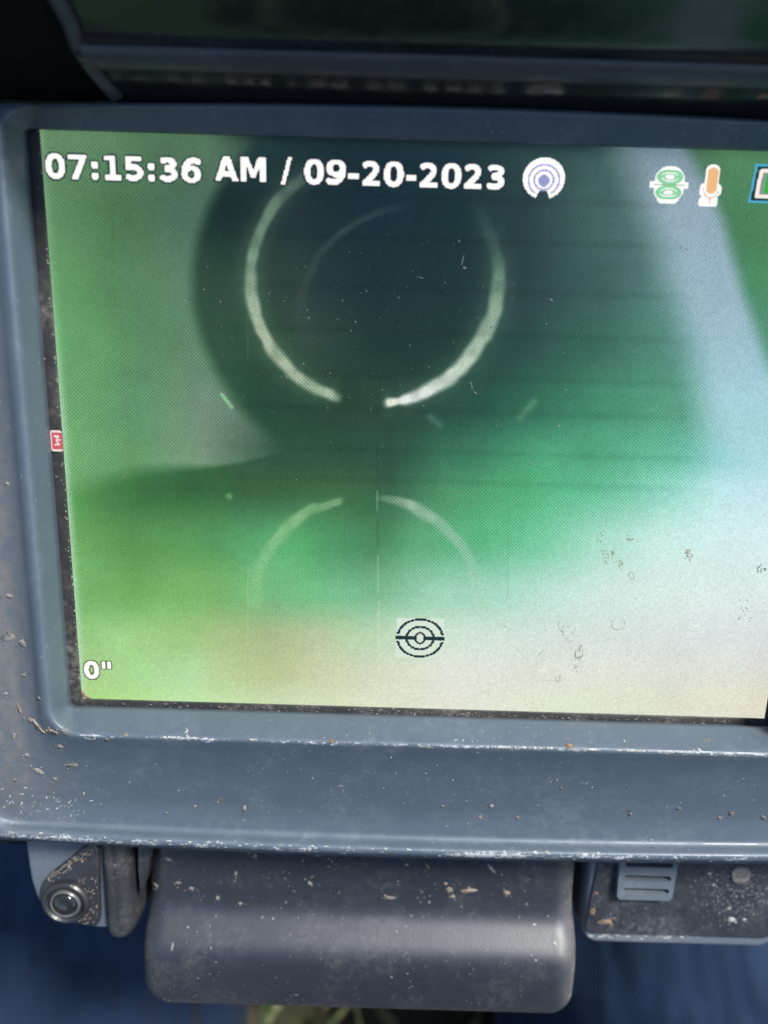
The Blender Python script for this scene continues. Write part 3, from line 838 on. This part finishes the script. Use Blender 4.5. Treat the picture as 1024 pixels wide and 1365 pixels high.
hood = mesh('hood', V, F, M_HOOD, mon, smooth=50)
# raised ridge across the hood and the bead along its left end
def tube(name, pts, rad, mat, parent, n=14, flat=1.0):
    loops_ = []
    for k, p in enumerate(pts):
        p = Vector(p)
        d_ = (Vector(pts[min(k + 1, len(pts) - 1)]) - Vector(pts[max(k - 1, 0)])).normalized()
        a = d_.cross(nrm).normalized()
        loops_.append([tuple(p + a * rad * math.cos(2 * math.pi * j / n) + nrm * rad * flat * math.sin(2 * math.pi * j / n)) for j in range(n)])
    V, F = loft(loops_, closed_end=True, closed_start=True)
    return mesh(name, V, F, mat, parent)
tube('hood_ridge', [lid_pt(s_left(8) + 1 + (XH1 - s_left(8) - 1) * k / 12, 8.1, .75) for k in range(13)], 2.0, M_RIDGE, hood, flat=.45)
tube('hood_edge', [lid_pt(s_left(s) + .4, s, .15) for s in np.linspace(-.2, 22, 36)], 1.0, M_RIDGE, hood, flat=.7)
# added matt black sheet, stands in for the shaded corner left of the hood
fp = [(-64, -5.0), (-64, 22), (s_left(22) + .3, 22), (s_left(14) + .3, 14), (s_left(8) + .3, 8), (s_left(0) - .2, -3.0), (s_left(0) - 1.5, -4.5), (-53, -5.0)]
V = [lid_pt(x - (12 if x == -64 else 0), s, -2.2) for x, s in fp] + [lid_pt(x - (12 if x == -64 else 0), s, -4.2) for x, s in fp]
k = len(fp)
F = [tuple(range(k)), tuple(reversed(range(k, 2 * k)))] + [(i, (i + 1) % k, (i + 1) % k + k, i + k) for i in range(k)]
mesh('shade_sheet', V, F, M_SHADE_SHEET, hood, smooth=0)

# ------------------------------------------------------------------ mud, chips and dust lying on it
def blob(V, F, cx_, cy_, z, rx_, ry_, rot, hgt, n=14, zf=None):
    k0 = len(V)
    zc = zf(cx_, cy_) if zf else z
    ph = [random.uniform(.6, 1.25) for _ in range(n)]
    ph = [(ph[i - 1] + ph[i] + ph[(i + 1) % n]) / 3 + random.uniform(-.06, .06) for i in range(n)]
    for ring_, hh in ((1.0, 0.0), (.7, .75), (.3, 1.0)):
        for k in range(n):
            a = 2 * math.pi * k / n
            x, y = rx_ * ph[k] * ring_ * math.cos(a), ry_ * ph[k] * ring_ * math.sin(a)
            X, Y = cx_ + x * math.cos(rot) - y * math.sin(rot), cy_ + x * math.sin(rot) + y * math.cos(rot)
            V.append((X, Y, (min(max(zf(X, Y), zc - .35), zc + .35) if zf else z) + hh * hgt * random.uniform(.7, 1.3) - (.08 if ring_ == 1.0 else 0)))
    for r_ in range(2):
        for k in range(n):
            j = (k + 1) % n
            F.append((k0 + r_ * n + k, k0 + r_ * n + j, k0 + (r_ + 1) * n + j, k0 + (r_ + 1) * n + k))
    F.append(tuple(k0 + 2 * n + k for k in range(n)))

from mathutils.bvhtree import BVHTree
def surface(o):
    bm = bmesh.new(); bm.from_mesh(o.data); bv = BVHTree.FromBMesh(bm); bm.free()
    def zf(x, y):
        h = bv.ray_cast(Vector((x * MM, y * MM, .05)), Vector((0, 0, -1)))
        return (h[0].z / MM if h[0] else -50.0) + .03
    return zf
def spots(name, lst, surf, zguess, mat, parent, hgt=.12):
    V, F = [], []
    zf = surface(surf)
    full = []
    for q_ in lst:
        if q_[2] + q_[3] > 7.5:
            x, y, r1, r2, rot = q_
            ro = math.radians(rot)
            full.append((x, y, r1 * .8, r2 * .8, rot))
            for _ in range(9):
                a, b_ = random.gauss(0, .5) * r1, random.gauss(0, .5) * r2
                full.append((x + a * math.cos(ro) - b_ * math.sin(ro), y + a * math.sin(ro) + b_ * math.cos(ro), random.uniform(.06, .2) * r1, random.uniform(.08, .25) * r2, rot + random.uniform(-25, 25)))
        else: full.append(q_)
    for (x, y, r1, r2, rot) in full:
        z = zguess
        for _ in range(3):
            c = at(x, y, z); z = max(zf(*c), zguess - 8)
        s = (CAM.z - z) / F_PX
        blob(V, F, c[0], c[1], z, r1 * s, r2 * s, -math.radians(rot), hgt, zf=zf)
    return mesh(name, V, F, mat, parent, smooth=60, kind='stuff')
bz = [(9, 645, 6, 4, 0), (13, 795, 8, 5, 10), (11, 850, 9, 16, 80), (30, 858, 9, 6, 60), (32, 900, 5, 4, 0), (8, 925, 4, 4, 0), (52, 930, 4, 3, 0), (18, 982, 5, 8, 20), (40, 960, 7, 5, 40),
      (80, 995, 8, 5, 0), (95, 1020, 14, 5, -5), (36, 1007, 6, 5, 30), (52, 1028, 10, 6, 40), (73, 1038, 5, 4, 0), (20, 1040, 5, 3, 20), (152, 972, 5, 3, 0), (166, 980, 6, 3, 0), (290, 1070, 2.5, 5, 20), (294, 1066, 1.5, 6, 60), (326, 1078, 4, 9, 5), (222, 1084, 4, 2, 0), (260, 1075, 2, 4, 20), (742, 1040, 1.5, 3, 30), (748, 1051, 2, 3, 0), (640, 1090, 5, 4, 0), (655, 1075, 5, 6, 0), (690, 1090, 4, 3, 0), (840, 1085, 4, 5, 0), (975, 1085, 6, 7, 0), (960, 1090, 5, 4, 0), (1018, 1090, 6, 6, 0), (905, 1078, 4, 3, 0), (590, 1075, 4, 3, 0)]
spots('dried_mud', bz, bezel, 5, M_MUD, bezel)
spots('dried_mud', [(50, 966, 16, 4, 38), (70, 974, 13, 4.5, 10), (26, 945, 3, 12, -15)], bezel, 5, M_TAN, bezel, .2)
spots('dried_mud', [(442, 989, 5, 3.5, 0), (760, 996, 9, 3, 0)], bezel, 5, M_RUST, bezel)
chips = [(235, 982, 14, 2.5, -14), (262, 984, 13, 2.2, 22), (222, 983, 8, 2, 0), (340, 986, 7, 2, 0), (573, 996, 6, 4, 20), (560, 995, 8, 2, 0), (690, 997, 40, 3.4, 1), (725, 998, 18, 3, 0), (662, 995, 14, 3, 0), (790, 999, 12, 3, 0), (852, 1001, 22, 4, 4), (842, 998, 8, 3, 20), (905, 1002, 16, 4, -3), (925, 1000, 20, 2.5, 0), (890, 1003, 8, 3, 0), (970, 1003, 18, 2, 0), (120, 985, 8, 1.6, 5)]
flakes = []
for x, y, a, b_, c in chips:
    for _ in range(int(5 + a * .9)):
        k_ = random.gauss(0, .5)
        flakes.append((x + a * k_, y + a * k_ * math.tan(math.radians(c)) + random.gauss(0, b_ * .4), random.uniform(.5, 3.2), random.uniform(.4, 1.5), random.uniform(-25, 25) + c))
spots('edge_chips', flakes, bezel, 7, M_GREY, bezel, .03)
# fine grit on the face and edge
g1 = []
for _ in range(230):
    x, y = random.uniform(60, 1023), 1006 + 100 * random.random() ** .8
    r = .35 + 1.1 * random.random() ** 6
    g1.append((x, y + (x - 512) * .02, r * random.uniform(.7, 1.7), r, random.uniform(0, 180)))
for _ in range(60):
    x, y = random.gauss(45, 42), random.gauss(1072, 11)
    if 1 < x < 1020 and y < 1092: g1.append((x, y, random.uniform(1.0, 5.0), random.uniform(.4, 1.3), random.gauss(-55, 25)))
for _ in range(90):
    x = random.uniform(2, 1022); g1.append((x, 1112 + 22 * (x / 560) ** .75 * (x < 560) + (22 + (x - 560) * .014) * (x >= 560) + random.gauss(0, 2.2), random.uniform(.8, 5), random.uniform(.5, 1.4), random.uniform(-8, 8)))
for _ in range(60):
    x = random.uniform(200, 1000); g1.append((x, 147 + random.random() * 34 + (x - 512) * .035, random.uniform(.4, .9), random.uniform(.4, .9), 0))
spots('grit', g1, bezel, 5, M_GREY, bezel, .03)
lm = [(224, 1146, 8, 4, 10), (207, 1181, 7, 5, 0), (237, 1177, 6, 3, 0), (255, 1185, 7, 5, 0), (290, 1198, 4, 5, 0), (314, 1165, 4, 7, 0), (330, 1136, 8, 4, 30), (414, 1178, 6, 3, 30), (352, 1110, 4, 4, 0), (520, 1197, 12, 4, 0), (655, 1158, 14, 4, 50), (570, 1155, 10, 3, 60), (700, 1152, 8, 3, 50), (232, 1255, 3, 8, 10), (320, 1205, 5, 3, 0), (585, 1140, 4, 6, 0), (425, 1140, 10, 3, 0)]
spots('dried_mud', lm, latch, 0, M_MUD, latch, .15)
spots('dried_mud', [(340, 1141, 5, 6, 50), (625, 1187, 20, 4, -5), (600, 1186, 7, 6, 30), (675, 1190, 8, 5, 20), (603, 1195, 6, 3, 0), (207, 1180, 4, 3, 0), (594, 1178, 4, 3, 0), (728, 1140, 4, 5, 0)], latch, 0, M_TAN, latch, .2)
g2 = []
for _ in range(260):
    g2.append((random.uniform(195, 762), random.uniform(1135, 1335), .5 + 1.3 * random.random() ** 4, .5 + .8 * random.random() ** 4, random.uniform(0, 180)))
spots('grit', g2, latch, 0, M_MUD, latch, .05)
pn = bpy.data.objects['rear_panel']
spots('dried_mud', [(975, 1226, 8, 7, 0), (972, 1211, 4, 3, 0), (992, 1226, 4, 3, 0), (946, 1165, 5, 4, 0), (951, 1180, 3, 3, 0)], pn, -4, M_GREY, pn, .12)
spots('dried_mud', [(795, 1191, 5, 4, 0), (806, 1229, 18, 6, -10), (790, 1215, 6, 9, 0)], pn, -4, M_RUST, pn, .08)
g3 = [(random.gauss(985, 26), random.gauss(1190, 24), random.uniform(.5, 1.5), random.uniform(.4, 1.1), random.uniform(0, 180)) for _ in range(220)]
g3 += [(random.uniform(785, 1020), random.uniform(1140, 1238), random.uniform(.4, 1.0), .5, 0) for _ in range(120)]
spots('grit', [q for q in g3 if 785 < q[0] < 1022 and 1138 < q[1] < 1240 and not (815 < q[0] < 915 and q[1] < 1202)], pn, -4, M_GREY, pn, .04)
g4 = [(random.uniform(783, 1005), 1248 + random.gauss(0, 1.6), random.uniform(.8, 6), random.uniform(.5, 1.3), 0) for _ in range(60)]
spots('grit', g4, frame, -4.6, M_GREY, frame, .05)
g5 = []
for _ in range(160):
    a = random.random(); g5.append((60 + 75 * a + random.gauss(0, 4), 1172 - 50 * a + random.gauss(0, 5), random.uniform(.6, 2.6), random.uniform(.5, 1.5), random.uniform(-40, -20)))
for _ in range(80):
    g5.append((random.uniform(100, 130), random.uniform(1170, 1232), random.uniform(.5, 1.8), random.uniform(.5, 1.2), 0))
spots('grit', g5, boss, 0, M_TAN, boss, .05)
gk = bpy.data.objects['gasket']
spots('grime', [(107 + 24 * a * (1 - b_) , 933 - 24 * b_ * (1 - a), random.uniform(1.0, 3.6), random.uniform(.8, 2.8), random.uniform(0, 180)) for a, b_ in np.random.default_rng(5).random((70, 2))], disp, 0, M_RUST, disp, .2)
g6 = [(random.uniform(130, 1018), 0, random.uniform(.5, 3.0), random.uniform(.4, 1.1), 0) for _ in range(190)]
g6 = [(x, 938 + (x - 130) * .0303 + random.gauss(0, 2.2), a, b_, c) for x, _, a, b_, c in g6]
g6 += [(60 - 0 + (y - 173) * .0739 - 8 + random.gauss(0, 2), y, random.uniform(.5, 1.6), random.uniform(.5, 2.2), 0) for y in np.random.default_rng(3).uniform(190, 925, 120)]
spots('grit', g6, gk, -.2, M_MUD, gk, .06)
# dust and smears on the display
def flat_specks(name, lst, z, mat, parent):
    V, F = [], []
    for (x, y, r1, r2, rot) in lst:
        c = at(x, y, z); s = (CAM.z - z) / F_PX
        n = 6 if r1 < 2 else 10
        k0 = len(V)
        for k in range(n):
            a = 2 * math.pi * k / n; j = random.uniform(.6, 1.3)
            X, Y = r1 * s * j * math.cos(a), r2 * s * j * math.sin(a)
            ro = -math.radians(rot)
            V.append((c[0] + X * math.cos(ro) - Y * math.sin(ro), c[1] + X * math.sin(ro) + Y * math.cos(ro), z))
        V.append((c[0], c[1], z + .05))
        for k in range(n): F.append((k0 + k, k0 + (k + 1) % n, k0 + n))
    return mesh(name, V, F, mat, parent, smooth=0, kind='stuff')
ds = []
for _ in range(300):
    x, y = random.gauss(480, 190), random.gauss(470, 150)
    if not (95 < x < 900 and 260 < y < 780): continue
    r = .38 + .55 * random.random() ** 3
    ds.append((x, y, r * random.uniform(.8, 2.0), r, random.uniform(0, 180)))
for x, y, a, b_, c in [(619, 357, 2, 1.6, 0), (617, 345, .8, 7, 10), (612, 321, 1.6, 1.6, 0), (629, 515, .8, 7, -15), (634, 524, 4, .8, 30), (745, 568, 1.6, 1.6, 0), (615, 656, 1.6, 1.6, 0), (655, 436, 1.8, 1.8, 0), (560, 370, 5, .6, 10), (248, 402, .9, 4, -35), (735, 400, 4, .7, 30), (708, 618, .7, 5, 20)]:
    ds.append((x, y, a, b_, c))
flat_specks('dust', ds, .12, mud_mat('dust', (.10, .115, .11), (.16, .175, .165)), disp)
sm = []
def smear(x, y, r, k=9, sp_=.7):
    for _ in range(k): sm.append((x + random.gauss(0, r * sp_), y + random.gauss(0, r * sp_), random.uniform(.8, 2.4), random.uniform(.6, 1.3), random.uniform(0, 180)))
def outline(x, y, rx_, ry_, rot, a0=0, a1=360):
    for k in range(26):
        if random.random() < .35: continue
        a = math.radians(a0 + (a1 - a0) * k / 26); ro = math.radians(rot)
        X, Y = rx_ * math.cos(a), ry_ * math.sin(a)
        sm.append((x + X * math.cos(ro) - Y * math.sin(ro), y + X * math.sin(ro) + Y * math.cos(ro), random.uniform(1.0, 2.2), random.uniform(.45, .8), rot + math.degrees(math.atan2(ry_ * math.cos(a), -rx_ * math.sin(a))) + random.uniform(-12, 12)))
for x, y, r in [(804, 736, 3), (811, 744, 4), (817, 737, 2), (828, 752, 4), (918, 735, 3), (919, 744, 4), (917, 740, 3), (772, 866, 4), (771, 876, 4), (769, 889, 4), (745, 907, 4), (840, 719, 3), (800, 714, 5), (1012, 758, 4), (1018, 760, 3)]: smear(x, y, r)
outline(824, 831, 9, 8, -20, 0, 250); outline(757, 844, 12, 6, 60, 0, 300); outline(842, 767, 5, 3, 60); outline(772, 871, 5, 7, 0)
outline(748, 835, 7, 3, 70, 0, 200)
for a in range(14): sm.append((665 + a * 1.6, 831 + a * .7 + random.gauss(0, .6), 1.6, .5, 20))
for a in range(10): sm.append((716 + a, 875 - a * .9, 1.0, .5, 130))
for a in range(16): sm.append((715 + a * 2, 908 - a * .1, 1.3, .4, 0))
for a in range(16): sm.append((978 + random.uniform(0, 26), 818 + random.gauss(0, 8), 1.6, .8, random.uniform(0, 90)))
for a in range(16): sm.append((890 + a * 4 + random.gauss(0, 2), 318 + a * 1.9 + random.gauss(0, 2.5), random.uniform(.5, 1.3), .7, 20))
for _ in range(130): sm.append((random.uniform(560, 1012), random.uniform(640, 940), random.uniform(.4, .9), random.uniform(.3, .7), random.uniform(0, 180)))
for _ in range(40): sm.append((random.uniform(160, 600), random.uniform(780, 930), random.uniform(.4, .8), .4, 0))
flat_specks('smudges', sm, .11, M_SMUDGE, disp)
spots('smudges', [(103, 957, 13, 8, 20), (712, 968, 10, 3, -12), (722, 966, 7, 2.5, 0), (935, 980, 9, 3, -10)], bezel, 4, mud_mat('faint stain', (.075, .085, .085), (.11, .12, .115)), bezel, .01)

# ------------------------------------------------------------------ person (only the thighs come into view)
def denim():
    m, t, b = new_mat('navy denim')
    co = t.nodes.new('ShaderNodeTexCoord').outputs['Object']
    wv_ = t.nodes.new('ShaderNodeTexWave'); wv_.wave_type = 'BANDS'; wv_.bands_direction = 'X'
    wv_.inputs['Scale'].default_value = 420; wv_.inputs['Distortion'].default_value = .5
    wv_.inputs['Detail'].default_value = 2; wv_.inputs['Detail Scale'].default_value = 3
    mp = t.nodes.new('ShaderNodeMapping'); mp.inputs['Rotation'].default_value = (0, 0, .35)
    t.links.new(co, mp.inputs[0]); t.links.new(mp.outputs[0], wv_.inputs['Vector'])
    base = mix(t, ramp(t, noise(t, 18, 5, .6, co), .3, .7), (.005, .009, .017), (.016, .030, .062))
    c = mix(t, math_n(t, 'MULTIPLY', wv_.outputs['Fac'], .3), base, (.020, .036, .08))
    t.links.new(c, b.inputs['Base Color'])
    b.inputs['Roughness'].default_value = .9
    b.inputs['Specular IOR Level'].default_value = .1
    b.inputs['Sheen Weight'].default_value = .02
    mp2 = t.nodes.new('ShaderNodeMapping'); mp2.inputs['Rotation'].default_value = (0, 0, .5); mp2.inputs['Scale'].default_value = (5, 1.6, 3)
    t.links.new(co, mp2.inputs[0])
    h = math_n(t, 'ADD', math_n(t, 'MULTIPLY', wv_.outputs['Fac'], .008), noise(t, 5, 3, .5, mp2.outputs[0]))
    bump(t, b, h, 1.0, .035)
    return m
for sx in (-48, 52):
    tube_pts = [Vector((sx, 12, -30)), Vector((sx, 22, -120)), Vector((sx, 40, -330))]
    lp_ = [[(p.x + 6 * math.cos(2 * math.pi * k / 16), p.y + 6 * math.sin(2 * math.pi * k / 16), p.z) for k in range(16)] for p in tube_pts]
    V, F = loft(lp_, closed_end=True)
    mesh('support_leg', V, F, M_BODY, mon)
sk = bpy.data.meshes.new('person')
joints = {'pelvis': ((.0, -.48, .15), .14), 'waist': ((.0, -.50, .30), .13), 'chest': ((.0, -.50, .50), .14)}
VV, EE, RR = [], [], []
def J_(p, r):
    VV.append(p); RR.append(r); return len(VV) - 1
pe = J_((.0, -.46, .14), .125); wa = J_((.0, -.49, .30), .125); ch = J_((.0, -.46, .50), .15); nk = J_((.0, -.44, .68), .07)
EE += [(pe, wa), (wa, ch), (ch, nk)]
for s in (-1, 1):
    sh = J_((s * .16, -.45, .58), .075); el = J_((s * .27, -.38, .40), .055)
    EE += [(ch, sh), (sh, el)]
for s, hx, kx, rk in ((-1, -.105, -.155, .075), (1, .092, .142, .08)):
    h_ = J_((hx, -.40, .125), .098); mid = J_((hx * .55 + kx * .45, -.16, .085 if s > 0 else .08), .088 if s < 0 else .092); kn = J_((kx * 1.02, .10, .085), rk)
    an = J_((kx * 1.3, -.05, .05), .05); ft = J_((kx * 1.35, -.30, .045), .045)
    EE += [(pe, h_), (h_, mid), (mid, kn), (kn, an), (an, ft)]
sk.from_pydata(VV, EE, [])
person = link('person', sk, denim(), None)
person['label'] = 'person in navy blue denim trousers seated behind the monitor, only the thighs in view'
person['category'] = 'person'
md = person.modifiers.new('skin', 'SKIN')
for i, r in enumerate(RR):
    sk.skin_vertices[0].data[i].radius = (r, r)
sk.skin_vertices[0].data[pe].use_root = True
md.use_smooth_shade = True
sb = person.modifiers.new('smooth', 'SUBSURF'); sb.levels = 4; sb.render_levels = 4
tx = bpy.data.textures.new('folds', 'CLOUDS'); tx.noise_scale = .085; tx.noise_depth = 2
dm = person.modifiers.new('folds', 'DISPLACE'); dm.texture = tx; dm.strength = .04; dm.mid_level = .5

# ------------------------------------------------------------------ ground and grass
m, t, b = new_mat('soil')
co = t.nodes.new('ShaderNodeTexCoord').outputs['Object']
t.links.new(mix(t, ramp(t, noise(t, 30, 6, .65, co), .35, .7), (.030, .024, .015), (.06, .065, .030)), b.inputs['Base Color'])
b.inputs['Roughness'].default_value = 1
bump(t, b, noise(t, 120, 5, .6, co), .8, .01)
gv = [(-40, -40, 0), (40, -40, 0), (40, 40, 0), (-40, 40, 0)]
gr = mesh('ground', gv, [(0, 1, 2, 3)], m, None, smooth=0, scale=1.0, kind='structure')
gr['label'] = 'dark soil under the grass'
m, t, b = new_mat('grass blades')
co = t.nodes.new('ShaderNodeTexCoord').outputs['Object']
t.links.new(mix(t, ramp(t, noise(t, 60, 3, .6, co), .42, .62), (.035, .065, .016), (.20, .17, .085)), b.inputs['Base Color'])
b.inputs['Roughness'].default_value = .7
V, F = [], []
for _ in range(16000):
    x, y = random.uniform(-.7, .7), random.uniform(-.5, 1.3)
    a, L, wd = random.uniform(0, 2 * math.pi), random.uniform(.03, .085), random.uniform(.0012, .0026)
    ln = random.uniform(.2, .95)
    dx, dy = math.cos(a), math.sin(a)
    k = len(V)
    for f, q in ((0, 1), (.5, .8), (1, .1)):
        off = L * ln * f * f; hh = L * f * (1 - .35 * ln * f)
        V += [(x + dx * off - dy * wd * q, y + dy * off + dx * wd * q, hh), (x + dx * off + dy * wd * q, y + dy * off - dx * wd * q, hh)]
    F += [(k, k + 1, k + 3, k + 2), (k + 2, k + 3, k + 5, k + 4)]
gs = mesh('grass', V, F, m, None, smooth=0, scale=1.0, kind='stuff')
gs['label'] = 'dry and green grass growing on the ground under the monitor'
gs['category'] = 'grass'
